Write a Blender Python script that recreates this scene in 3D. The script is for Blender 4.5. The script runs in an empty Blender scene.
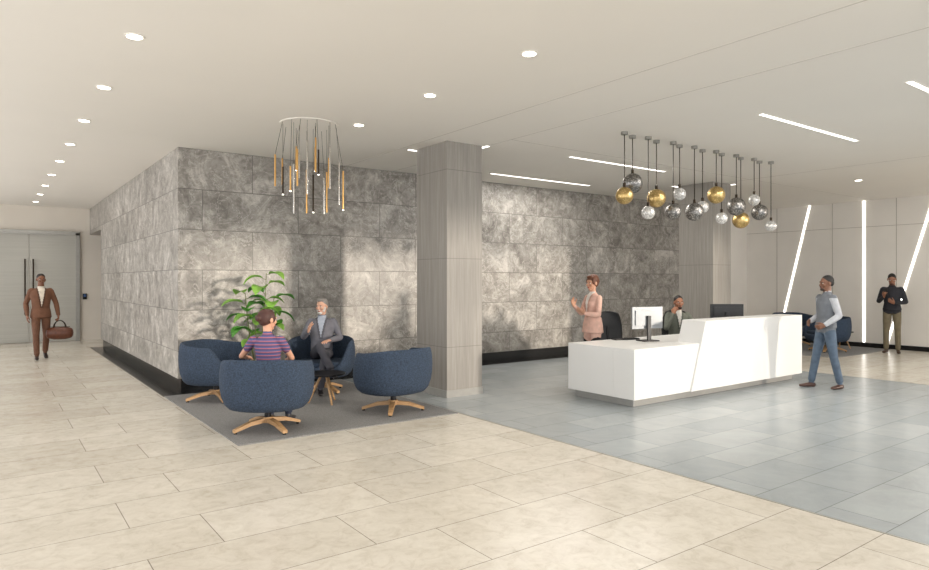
import bpy, math, random
import numpy as np
from mathutils import Vector, Matrix, Euler
random.seed(7)
V=Vector
scene=bpy.context.scene
try:
    scene.view_settings.view_transform='Standard'
except Exception: pass

# ------------------------------------------------------------ materials
def c(r,g,b):
    def f(x):
        x/=255.0
        return x/12.92 if x<=0.04045 else ((x+0.055)/1.055)**2.4
    return (f(r),f(g),f(b),1.0)
def newmat(name):
    m=bpy.data.materials.new(name); m.use_nodes=True
    nt=m.node_tree; b=nt.nodes['Principled BSDF']
    return m,nt,b
def mat(name,col,rough=0.6,metal=0.0,emit=0.0,var=0.08,scale=12.0,bump=0.0,bscale=200.0,spec=0.5,ecol=None):
    m,nt,b=newmat(name)
    N=nt.nodes; L=nt.links
    b.inputs['Roughness'].default_value=rough
    b.inputs['Metallic'].default_value=metal
    b.inputs['Specular IOR Level'].default_value=spec
    tc=N.new('ShaderNodeTexCoord')
    if var>0:
        n=N.new('ShaderNodeTexNoise'); n.inputs['Scale'].default_value=scale; n.inputs['Detail'].default_value=4
        L.new(tc.outputs['Object'],n.inputs['Vector'])
        r=N.new('ShaderNodeValToRGB')
        r.color_ramp.elements[0].position=0.3; r.color_ramp.elements[1].position=0.7
        r.color_ramp.elements[0].color=tuple(x*(1-var) for x in col[:3])+(1,)
        r.color_ramp.elements[1].color=tuple(min(1,x*(1+var)) for x in col[:3])+(1,)
        L.new(n.outputs['Fac'],r.inputs['Fac']); L.new(r.outputs['Color'],b.inputs['Base Color'])
    else:
        b.inputs['Base Color'].default_value=col
    if bump>0:
        n2=N.new('ShaderNodeTexNoise'); n2.inputs['Scale'].default_value=bscale; n2.inputs['Detail'].default_value=3
        L.new(tc.outputs['Object'],n2.inputs['Vector'])
        bp=N.new('ShaderNodeBump'); bp.inputs['Strength'].default_value=bump; bp.inputs['Distance'].default_value=0.01
        L.new(n2.outputs['Fac'],bp.inputs['Height']); L.new(bp.outputs['Normal'],b.inputs['Normal'])
    if emit>0:
        b.inputs['Emission Color'].default_value=ecol or col
        b.inputs['Emission Strength'].default_value=emit
    return m

def mth(nt,op,a,b=None):
    n=nt.nodes.new('ShaderNodeMath'); n.operation=op
    for i,x in enumerate((a,b)):
        if x is None: continue
        if isinstance(x,(int,float)): n.inputs[i].default_value=x
        else: nt.links.new(x,n.inputs[i])
    return n.outputs[0]
def mixc(nt,fac,a,b,mode='MIX'):
    n=nt.nodes.new('ShaderNodeMix'); n.data_type='RGBA'; n.blend_type=mode
    for s,x in ((0,fac),(6,a),(7,b)):
        if isinstance(x,(int,float)): n.inputs[s].default_value=x
        elif isinstance(x,tuple): n.inputs[s].default_value=x
        else: nt.links.new(x,n.inputs[s])
    return n.outputs[2]
def ramp(nt,fac,stops):
    n=nt.nodes.new('ShaderNodeValToRGB'); e=n.color_ramp.elements
    e[0].position,e[0].color=stops[0]; e[1].position,e[1].color=stops[-1]
    for p,col in stops[1:-1]:
        x=e.new(p); x.color=col
    nt.links.new(fac,n.inputs['Fac']); return n.outputs['Color']
def noise(nt,vec,scale,detail=6,rough=0.6,dist=0.0):
    n=nt.nodes.new('ShaderNodeTexNoise'); n.inputs['Scale'].default_value=scale; n.inputs['Detail'].default_value=detail
    n.inputs['Roughness'].default_value=rough; n.inputs['Distortion'].default_value=dist
    nt.links.new(vec,n.inputs['Vector']); return n.outputs['Fac']
def brick(nt,vec,w,h,mortar,c1,c2,cm,offset=0.5,freq=2):
    n=nt.nodes.new('ShaderNodeTexBrick'); n.offset=offset; n.offset_frequency=freq
    n.inputs['Scale'].default_value=1.0; n.inputs['Brick Width'].default_value=w; n.inputs['Row Height'].default_value=h
    n.inputs['Mortar Size'].default_value=mortar; n.inputs['Mortar Smooth'].default_value=0.1
    n.inputs['Color1'].default_value=c1; n.inputs['Color2'].default_value=c2; n.inputs['Mortar'].default_value=cm
    nt.links.new(vec,n.inputs['Vector']); return n

def stone_mat(name,w=1.5,h=0.6,tint=1.0):
    m,nt,b=newmat(name)
    g=nt.nodes.new('ShaderNodeNewGeometry'); s=nt.nodes.new('ShaderNodeSeparateXYZ'); nt.links.new(g.outputs['Position'],s.inputs[0])
    xy=mth(nt,'ADD',s.outputs[0],s.outputs[1])
    cb=nt.nodes.new('ShaderNodeCombineXYZ'); nt.links.new(xy,cb.inputs[0]); nt.links.new(s.outputs[2],cb.inputs[1])
    br=brick(nt,cb.outputs[0],w,h,0.005,(0,0,0,1),(1,1,1,1),(0.5,0.5,0.5,1))
    sc=nt.nodes.new('ShaderNodeVectorMath'); sc.operation='SCALE'; sc.inputs['Scale'].default_value=3.0
    nt.links.new(br.outputs['Color'],sc.inputs[0])
    ad=nt.nodes.new('ShaderNodeVectorMath'); ad.operation='ADD'; nt.links.new(g.outputs['Position'],ad.inputs[0]); nt.links.new(sc.outputs[0],ad.inputs[1])
    n1=noise(nt,ad.outputs[0],2.0,12,0.72,1.0)
    n2=noise(nt,ad.outputs[0],5.5,8,0.7,1.0)
    n3=noise(nt,ad.outputs[0],2.2,8,0.62,2.0)
    n4=noise(nt,ad.outputs[0],3.6,8,0.68,1.6)
    t=tint
    col=ramp(nt,n1,[(0.36,c(124*t,119*t,113*t)),(0.46,c(148*t,143*t,136*t)),(0.54,c(163*t,158*t,151*t)),(0.64,c(194*t,189*t,182*t))])
    f=ramp(nt,n2,[(0.38,(0.58,0.56,0.54,1)),(0.52,(1.06,1.06,1.06,1))])
    col=mixc(nt,0.65,col,f,'MULTIPLY')
    v=mth(nt,'ABSOLUTE',mth(nt,'SUBTRACT',n3,0.5))
    vv=ramp(nt,v,[(0.0,(1,1,1,1)),(0.016,(0,0,0,1))])
    col=mixc(nt,mth(nt,'MULTIPLY',vv,0.5),col,c(222,217,209))
    v=mth(nt,'ABSOLUTE',mth(nt,'SUBTRACT',n4,0.47))
    vv=ramp(nt,v,[(0.0,(1,1,1,1)),(0.022,(0,0,0,1))])
    col=mixc(nt,mth(nt,'MULTIPLY',vv,0.35),col,c(86,81,76))
    tone=mixc(nt,br.outputs['Color'],(0.9,0.9,0.9,1),(1.12,1.12,1.12,1))
    col=mixc(nt,1.0,col,tone,'MULTIPLY')
    col=mixc(nt,mth(nt,'MULTIPLY',br.outputs['Fac'],0.75),col,c(74,71,67))
    nt.links.new(col,b.inputs['Base Color'])
    b.inputs['Roughness'].default_value=0.36
    bp=nt.nodes.new('ShaderNodeBump'); bp.inputs['Strength'].default_value=0.5; bp.inputs['Distance'].default_value=0.006; bp.invert=True
    nt.links.new(br.outputs['Fac'],bp.inputs['Height']); nt.links.new(bp.outputs['Normal'],b.inputs['Normal'])
    return m

def floor_mat():
    m,nt,b=newmat('stone_tile_floor')
    g=nt.nodes.new('ShaderNodeNewGeometry'); s=nt.nodes.new('ShaderNodeSeparateXYZ'); nt.links.new(g.outputs['Position'],s.inputs[0])
    br=brick(nt,g.outputs['Position'],1.2,0.6,0.003,c(204,198,186),c(216,211,200),c(138,130,119),offset=0.37)
    n1=noise(nt,g.outputs['Position'],1.8,10,0.72,1.2)
    n2=noise(nt,g.outputs['Position'],8,10,0.75,0.8)
    col=mixc(nt,0.55,br.outputs['Color'],ramp(nt,n1,[(0.3,(0.78,0.75,0.71,1)),(0.5,(0.96,0.95,0.94,1)),(0.7,(1.1,1.1,1.1,1))]),'MULTIPLY')
    col=mixc(nt,0.6,col,ramp(nt,n2,[(0.35,(0.77,0.73,0.68,1)),(0.5,(0.98,0.97,0.96,1)),(0.65,(1.08,1.08,1.08,1))]),'MULTIPLY')
    b2=brick(nt,g.outputs['Position'],0.9,0.45,0.003,c(154,161,164),c(169,175,177),c(112,116,117),offset=0.5)
    col2=mixc(nt,0.55,b2.outputs['Color'],ramp(nt,n1,[(0.3,(0.78,0.78,0.78,1)),(0.7,(1.12,1.12,1.12,1))]),'MULTIPLY')
    mk=mth(nt,'MULTIPLY',mth(nt,'GREATER_THAN',s.outputs[0],4.72),mth(nt,'LESS_THAN',s.outputs[0],11.9))
    col=mixc(nt,mk,col,col2)
    nt.links.new(col,b.inputs['Base Color'])
    b.inputs['Roughness'].default_value=0.25
    bp=nt.nodes.new('ShaderNodeBump'); bp.inputs['Strength'].default_value=0.3; bp.inputs['Distance'].default_value=0.003; bp.invert=True
    fc=nt.nodes.new('ShaderNodeMix'); nt.links.new(mk,fc.inputs[0]); nt.links.new(br.outputs['Fac'],fc.inputs[2]); nt.links.new(b2.outputs['Fac'],fc.inputs[3])
    nt.links.new(fc.outputs[0],bp.inputs['Height']); nt.links.new(bp.outputs['Normal'],b.inputs['Normal'])
    return m

def column_mat():
    m,nt,b=newmat('silver_travertine')
    g=nt.nodes.new('ShaderNodeNewGeometry')
    mp=nt.nodes.new('ShaderNodeMapping'); mp.inputs['Scale'].default_value=(26,26,1.2); nt.links.new(g.outputs['Position'],mp.inputs[0])
    n=noise(nt,mp.outputs[0],1.0,8,0.65,0.3)
    col=ramp(nt,n,[(0.3,c(138,133,126)),(0.5,c(149,144,137)),(0.7,c(162,157,150))])
    s=nt.nodes.new('ShaderNodeSeparateXYZ'); nt.links.new(g.outputs['Position'],s.inputs[0])
    fr=mth(nt,'FRACT',mth(nt,'DIVIDE',mth(nt,'ADD',s.outputs[2],0.55),1.25))
    ln=mth(nt,'LESS_THAN',fr,0.006)
    col=mixc(nt,mth(nt,'MULTIPLY',ln,0.6),col,c(90,86,82))
    nt.links.new(col,b.inputs['Base Color']); b.inputs['Roughness'].default_value=0.45
    return m

def stripes_mat():
    m,nt,b=newmat('striped_knit')
    tc=nt.nodes.new('ShaderNodeTexCoord'); s=nt.nodes.new('ShaderNodeSeparateXYZ'); nt.links.new(tc.outputs['Object'],s.inputs[0])
    fr=mth(nt,'FRACT',mth(nt,'MULTIPLY',s.outputs[2],26.0))
    n=nt.nodes.new('ShaderNodeValToRGB'); n.color_ramp.interpolation='CONSTANT'
    e=n.color_ramp.elements; e[0].position=0; e[0].color=c(84,72,110); e[1].position=0.45; e[1].color=c(176,104,112)
    x=e.new(0.7); x.color=c(84,92,140)
    nt.links.new(fr,n.inputs['Fac']); nt.links.new(n.outputs['Color'],b.inputs['Base Color']); b.inputs['Roughness'].default_value=0.85
    return m
def globe_mat(name,col,dark,metal=1.0,rough=0.22,em=0.0):
    m,nt,b=newmat(name)
    tc=nt.nodes.new('ShaderNodeTexCoord')
    v=nt.nodes.new('ShaderNodeTexVoronoi'); v.inputs['Scale'].default_value=45; nt.links.new(tc.outputs['Object'],v.inputs['Vector'])
    colr=ramp(nt,v.outputs['Distance'],[(0.15,col),(0.55,dark)])
    nt.links.new(colr,b.inputs['Base Color']); b.inputs['Metallic'].default_value=metal; b.inputs['Roughness'].default_value=rough
    if em>0:
        nt.links.new(colr,b.inputs['Emission Color']); b.inputs['Emission Strength'].default_value=em
    return m
def frost_mat():
    m,nt,b=newmat('frosted_glass_bands')
    g=nt.nodes.new('ShaderNodeNewGeometry')
    mp=nt.nodes.new('ShaderNodeMapping'); mp.inputs['Scale'].default_value=(0.6,0.6,60); nt.links.new(g.outputs['Position'],mp.inputs[0])
    n=noise(nt,mp.outputs[0],1.0,5,0.6)
    col=ramp(nt,n,[(0.35,c(176,174,166)),(0.65,c(184,182,174))])
    nt.links.new(col,b.inputs['Base Color']); b.inputs['Roughness'].default_value=0.4
    return m
def wood_mat():
    m,nt,b=newmat('oak_wood')
    tc=nt.nodes.new('ShaderNodeTexCoord'); mp=nt.nodes.new('ShaderNodeMapping'); mp.inputs['Scale'].default_value=(3,3,30); nt.links.new(tc.outputs['Object'],mp.inputs[0])
    n=noise(nt,mp.outputs[0],4,5,0.6,1.0)
    nt.links.new(ramp(nt,n,[(0.3,c(168,126,84)),(0.7,c(206,168,122))]),b.inputs['Base Color']); b.inputs['Roughness'].default_value=0.45
    return m

M=dict(
 ceil=mat('painted_ceiling',c(234,229,221),0.75,var=0.01,scale=1),
 seam=mat('ceiling_shadow_gap',c(202,196,187),0.8,var=0),
 beige=mat('beige_paint',c(226,218,206),0.7,var=0.02,scale=2),
 white=mat('warm_white_panel',c(238,233,225),0.45,var=0.02,scale=2),
 gap=mat('panel_gap',c(184,177,167),0.8,var=0),
 black=mat('black_granite',c(20,20,21),0.22,var=0.3,scale=60),
 stone=stone_mat('grey_marble_cladding'),
 floor=floor_mat(), col=column_mat(),
 steel=mat('brushed_steel',c(168,166,160),0.35,1.0,var=0.05),
 frost=frost_mat(),
 light=mat('light_diffuser',(1,0.95,0.86,1),0.5,emit=9.0,var=0,ecol=(1,0.93,0.82,1)),
 bar=mat('linear_light_diffuser',(1,0.97,0.92,1),0.5,emit=3.5,var=0,ecol=(1,0.96,0.9,1)),
 rug=mat('grey_heather_rug',c(132,131,130),0.95,var=0.25,scale=90,bump=0.5,bscale=300),
 navy=mat('navy_boucle',c(51,65,84),0.92,var=0.4,scale=60,bump=0.9,bscale=130),
 wood=wood_mat(),
 darkm=mat('dark_metal',c(36,36,38),0.35,0.8,var=0.05),
 desk=mat('white_solid_surface',c(232,231,228),0.35,var=0.01,scale=2),
 plinth=mat('grey_plinth',c(160,158,153),0.45,var=0.05),
 plastic=mat('black_plastic',c(24,25,27),0.4,var=0.05),
 silverp=mat('silver_plastic',c(140,143,146),0.35,0.3,var=0.03),
 screen=mat('screen_glass',c(14,16,20),0.08,var=0),
 mesh=mat('chair_mesh',c(52,53,55),0.8,var=0.3,scale=120),
 brass=mat('brass',c(214,168,104),0.28,1.0,var=0.08),
 chrome=mat('chrome',c(200,196,190),0.2,1.0,var=0.03),
 bronze=mat('dark_bronze',c(62,54,46),0.3,1.0,var=0.05),
 gold=globe_mat('gold_globe',c(234,208,154),c(196,166,108),1.0,0.34),
 smoke=globe_mat('smoke_globe',c(196,193,188),c(122,120,118),1.0,0.38),
 clear=globe_mat('silver_globe',c(235,232,226),c(176,174,170),0.5,0.25,0.2),
 leaf=mat('leaf_green',c(84,150,58),0.45,var=0.3,scale=9),
 leaf2=mat('leaf_light_green',c(138,186,84),0.45,var=0.25,scale=9),
 stem=mat('plant_stem',c(92,104,52),0.6,var=0.2),
 pot=mat('ceramic_pot',c(58,60,62),0.4,var=0.05),
 soil=mat('soil',c(48,36,26),0.95,var=0.4,scale=40),
 reader=mat('card_reader_blue',c(60,90,140),0.4,var=0.05),
 leather=mat('brown_leather',c(92,50,30),0.42,var=0.25,scale=20),
)
for k in ('leaf','leaf2'):
    b=M[k].node_tree.nodes['Principled BSDF']; b.inputs['Subsurface Weight'].default_value=0.25; b.inputs['Subsurface Radius'].default_value=(0.02,0.03,0.01)

# ------------------------------------------------------------ mesh builder
class MB:
    def __init__(s): s.v=[]; s.f=[]; s.m=[]
    def add(s,vs,fs,mi=0):
        o=len(s.v); s.v.extend([tuple(v) for v in vs]); 
        for f in fs: s.f.append(tuple(i+o for i in f)); s.m.append(mi)
    def box(s,lo,hi,mi=0,R=None,piv=None):
        x0,y0,z0=lo;x1,y1,z1=hi
        vs=[V(p) for p in ((x0,y0,z0),(x1,y0,z0),(x1,y1,z0),(x0,y1,z0),(x0,y0,z1),(x1,y0,z1),(x1,y1,z1),(x0,y1,z1))]
        if R is not None:
            pv=V(piv) if piv else V((0,0,0)); vs=[R@(q-pv)+pv for q in vs]
        s.add(vs,[(0,3,2,1),(4,5,6,7),(0,1,5,4),(1,2,6,5),(2,3,7,6),(3,0,4,7)],mi)
    def cyl(s,p0,p1,r0,r1=None,mi=0,n=20):
        if r1 is None: r1=r0
        p0=V(p0);p1=V(p1); t=(p1-p0).normalized(); a=V((1,0,0)) if abs(t.x)<0.9 else V((0,1,0))
        u=(a-t*a.dot(t)).normalized(); w=t.cross(u)
        vs=[];
        for p,r in ((p0,r0),(p1,r1)):
            for k in range(n):
                th=2*math.pi*k/n; vs.append(p+u*(r*math.cos(th))+w*(r*math.sin(th)))
        fs=[(k,(k+1)%n,n+(k+1)%n,n+k) for k in range(n)]
        fs.append(tuple(range(n-1,-1,-1))); fs.append(tuple(range(n,2*n)))
        s.add(vs,fs,mi)
    def ell(s,cn,r,mi=0,nu=20,nv=12,R=None):
        cn=V(cn); vs=[]; fs=[]
        for j in range(1,nv):
            ph=math.pi*j/nv
            for i in range(nu):
                th=2*math.pi*i/nu
                p=V((r[0]*math.sin(ph)*math.cos(th),r[1]*math.sin(ph)*math.sin(th),r[2]*math.cos(ph)))
                if R is not None: p=R@p
                vs.append(cn+p)
        a=V((0,0,r[2])); 
        if R is not None: a=R@a
        vs.append(cn+a); vs.append(cn-a); T=len(vs)-2; B=len(vs)-1
        for j in range(nv-2):
            for i in range(nu):
                i2=(i+1)%nu; fs.append((j*nu+i,(j+1)*nu+i,(j+1)*nu+i2,j*nu+i2))
        for i in range(nu):
            i2=(i+1)%nu; fs.append((T,i,i2)); fs.append((B,(nv-2)*nu+i2,(nv-2)*nu+i))
        s.add(vs,fs,mi)
    def loft(s,pts,side=(1,0,0),mi=0,n=18,cap=0.9):
        P=[V(p[0]) for p in pts]; side=V(side)
        K=len(P)
        def frame(t):
            u=side-t*side.dot(t)
            if u.length<0.2:
                a=V((0,1,0)); u=a-t*a.dot(t)
                if u.length<0.2: a=V((0,0,1)); u=a-t*a.dot(t)
            u.normalize(); return u,t.cross(u)
        T=[]
        for i in range(K):
            a=P[max(0,i-1)]; b=P[min(K-1,i+1)]; T.append((b-a).normalized())
        L=[]
        r0=min(pts[0][1],pts[0][2])*cap; r1=min(pts[-1][1],pts[-1][2])*cap
        L.append((P[0]-T[0]*r0*0.85,pts[0][1]*0.5,pts[0][2]*0.5,T[0]))
        L.append((P[0]-T[0]*r0*0.5,pts[0][1]*0.85,pts[0][2]*0.85,T[0]))
        for i in range(K): L.append((P[i],pts[i][1],pts[i][2],T[i]))
        L.append((P[-1]+T[-1]*r1*0.5,pts[-1][1]*0.85,pts[-1][2]*0.85,T[-1]))
        L.append((P[-1]+T[-1]*r1*0.85,pts[-1][1]*0.5,pts[-1][2]*0.5,T[-1]))
        vs=[]; fs=[]
        for (p,a,b,t) in L:
            u,w=frame(t)
            for k in range(n):
                th=2*math.pi*k/n; vs.append(p+u*(a*math.cos(th))+w*(b*math.sin(th)))
        for j in range(len(L)-1):
            for k in range(n):
                k2=(k+1)%n; fs.append((j*n+k,j*n+k2,(j+1)*n+k2,(j+1)*n+k))
        vs.append(P[0]-T[0]*r0); vs.append(P[-1]+T[-1]*r1); A=len(vs)-2;B=A+1; o=(len(L)-1)*n
        for k in range(n):
            k2=(k+1)%n; fs.append((A,k2,k)); fs.append((B,o+k,o+k2))
        s.add(vs,fs,mi)
    def obj(s,name,mats,loc=(0,0,0),rz=0.0,smooth=True,bevel=0.0,parent=None,angle=35):
        me=bpy.data.meshes.new(name); me.from_pydata(s.v,[],s.f); me.validate(); me.update()
        for m in mats: me.materials.append(m)
        if len(me.polygons)==len(s.m): me.polygons.foreach_set('material_index',s.m)
        if smooth:
            me.shade_smooth()
            try: me.set_sharp_from_angle(angle=math.radians(angle))
            except Exception: pass
        o=bpy.data.objects.new(name,me); scene.collection.objects.link(o)
        o.location=loc; o.rotation_euler=(0,0,rz)
        if parent: o.parent=parent
        if bevel>0:
            b=o.modifiers.new('bevel','BEVEL'); b.width=bevel; b.segments=2; b.limit_method='ANGLE'
        return o
def simple_box(name,lo,hi,m,bevel=0.0):
    cx=V([(a+b)/2 for a,b in zip(lo,hi)])
    mb=MB(); mb.box([a-q for a,q in zip(lo,cx)],[a-q for a,q in zip(hi,cx)])
    return mb.obj(name,[m],loc=cx,smooth=False,bevel=bevel)

# ------------------------------------------------------------ room shell
CH=3.6
simple_box('floor',(-3,-4,-0.1),(17.4,20.5,0),M['floor'])
simple_box('ceiling',(-3,-4,CH),(17.4,20.5,CH+0.1),M['ceil'])
simple_box('wall_far',(-3,20.5,0),(17.4,20.6,CH),M['beige'])
simple_box('wall_right',(17.4,-4,0),(17.5,20.5,CH),M['white'])
mb=MB()
mb.box((2.24,10.17,0.2),(15.7,18.3,CH)); mb.box((2.24,18.3,2.9),(15.7,20.5,CH)); mb.box((2.75,18.3,0.0),(15.7,20.5,2.9),1)
mb.box((2.29,10.22,0),(15.7,18.3,0.2),2)
mb.obj('wall_stone',[M['stone'],M['bronze'],M['black']],smooth=False)
simple_box('wall_alcove',(15.7,10.17,0),(17.4,10.27,CH),M['white'])
mb=MB(); mb.box((1.99,9.92,0.0),(2.29,18.2,0.006)); mb.box((2.29,9.92,0.0),(15.7,10.22,0.006))
mb.obj('trim_stone_border',[M['black']],smooth=False)
for i,x in enumerate((4.71,11.9)):
    simple_box('trim_%d'%(i+1),(x-0.008,-4,0),(x+0.008,9.92,0.003),M['steel'])
mb=MB()
for y in (3.6,4.9,6.4,7.85,9.3):
    mb.box((17.392,y-0.006,0.1),(17.4,y+0.006,CH))
mb.box((17.392,-4,2.95),(17.4,10.17,2.96))
mb.obj('trim_wall_panel_joints',[M['gap']],smooth=False)
simple_box('baseboard_right',(17.375,-4,0),(17.4,10.17,0.11),M['black'])
simple_box('baseboard_far',(-3,20.47,0),(-0.35,20.5,0.11),M['steel'])
mb=MB()
def slot(y0,z0,y1,z1,w=0.022):
    vs=[(17.385,y0-w,z0),(17.385,y0+w,z0),(17.385,y1+w,z1),(17.385,y1-w,z1),(17.4,y0-w,z0),(17.4,y0+w,z0),(17.4,y1+w,z1),(17.4,y1-w,z1)]
    mb.add(vs,[(0,1,2,3),(7,6,5,4),(0,4,5,1),(1,5,6,2),(2,6,7,3),(3,7,4,0)])
slot(8.42,CH,9.25,0.12); slot(7.11,CH,7.11,0.12); slot(5.62,CH,6.6,0.12); slot(3.9,CH,3.6,0.12)
mb.obj('wall_light_strips',[M['bar']],smooth=False)
mb=MB()
for x in [-3+i*1.7 for i in range(13)]:
    mb.box((x-0.04,-4.08,0),(x+0.04,-3.95,CH))
for z in (0.03,2.7,CH-0.05): mb.box((-3,-4.07,z-0.04),(17.4,-3.96,z+0.04))
mb.obj('window_1',[M['darkm']],smooth=False)
mb=MB()
for y in [-4+i*2.04 for i in range(13)]: mb.box((-3.08,y-0.04,0),(-2.96,y+0.04,CH))
for z in (0.03,2.7,CH-0.05): mb.box((-3.07,-4,z-0.04),(-2.97,20.5,z+0.04))
mb.obj('window_2',[M['darkm']],smooth=False)

mb=MB()
YF=20.495
mb.box((-0.30,20.42,0),(-0.20,YF,2.92),1); mb.box((1.90,20.42,0),(2.0,YF,2.92),1); mb.box((-0.30,20.42,2.86),(2.0,YF,2.96),1)
mb.box((-0.20,20.45,0.02),(0.845,20.48,2.86),0); mb.box((0.855,20.45,0.02),(1.90,20.48,2.86),0)
for x in (0.76,0.94):
    mb.cyl((x,20.37,0.75),(x,20.37,2.2),0.018,mi=2)
    for z in (0.9,2.05): mb.cyl((x,20.37,z),(x,20.45,z),0.01,mi=2)
mb.obj('door_1',[M['frost'],M['steel'],M['bronze']],smooth=True)
mb=MB(); mb.box((2.07,20.46,1.12),(2.17,20.5,1.28)); mb.box((2.09,20.455,1.19),(2.15,20.46,1.26),1)
mb.obj('card_reader',[M['darkm'],M['reader']],smooth=False,bevel=0.004)

def column(name,x,y):
    mb=MB(); mb.box((x,y,0.1),(x+0.62,y+0.79,CH)); mb.box((x-0.012,y-0.012,0),(x+0.632,y+0.802,0.1),1)
    a=0.1;w=0.05
    z0,z1=CH-0.006,CH
    X0,X1,Y0,Y1=x-a,x+0.62+a,y-a,y+0.79+a
    mb.box((X0,Y1-w,z0),(X1,Y1,z1),2); mb.box((X1-w,Y0+w,z0),(X1,Y1-w,z1),2)
    mb.obj(name,[M['col'],M['plinth'],M['bar']],smooth=False)
column('stone_column',5.17,7.48); column('stone_column',11.57,7.48)

mb=MB()
for x in (4.93,5.85,11.9): mb.box((x-0.006,-4,CH-0.003),(x+0.006,10.17,CH))
for y in (6.9,): mb.box((5.85,y-0.006,CH-0.003),(17.4,y+0.006,CH))
mb.obj('trim_ceiling_joints',[M['seam']],smooth=False)
dl=[(0.94,y) for y in (2.4,4.08,5.75,7.45,9.15,10.85,12.5,14.2,15.9,17.6,19.3)]+[(3.75,y) for y in (0.9,2.55,4.18,5.74,7.37)]+[(13.7,5.7),(13.7,2.5)]
for i,(x,y) in enumerate(dl):
    mb=MB(); mb.cyl((0,0,-0.008),(0,0,0),0.075,mi=0,n=28); mb.cyl((0,0,-0.010),(0,0,-0.008),0.058,mi=1,n=28)
    mb.obj('recessed_downlight',[M['white'],M['light']],loc=(x,y,CH))
    l=bpy.data.lights.new('downlight_lamp','SPOT'); l.energy=46; l.spot_size=math.radians(130); l.spot_blend=1.0; l.color=(1,0.93,0.83); l.shadow_soft_size=0.08
    o=bpy.data.objects.new('downlight_lamp',l); scene.collection.objects.link(o); o.location=(x,y,CH-0.04)
for (x0,x1,y) in ((7.3,9.8,4.1),(7.4,9.8,7.3),(7.4,10.0,9.3),(7.28,9.8,2.57),(12.9,15.3,4.1),(7.3,9.8,0.9)):
    L=x1-x0
    mb=MB(); mb.box((-L/2,-0.04,-0.006),(L/2,0.04,0),0); mb.box((-L/2+0.01,-0.025,-0.008),(L/2-0.01,0.025,-0.006),1)
    mb.obj('linear_ceiling_light',[M['white'],M['bar']],loc=((x0+x1)/2,y,CH),smooth=False)
    l=bpy.data.lights.new('linear_lamp','AREA'); l.shape='RECTANGLE'; l.size=L-0.1; l.size_y=0.05; l.energy=40; l.color=(1,0.96,0.9)
    o=bpy.data.objects.new('linear_lamp',l); scene.collection.objects.link(o); o.location=((x0+x1)/2,y,CH-0.02)

# ------------------------------------------------------------ rug
simple_box('area_rug',(2.0,6.53,0.0),(4.68,9.9,0.012),M['rug'])
simple_box('area_rug',(14.4,6.45,0.0),(17.2,9.0,0.012),M['rug'])

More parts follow.
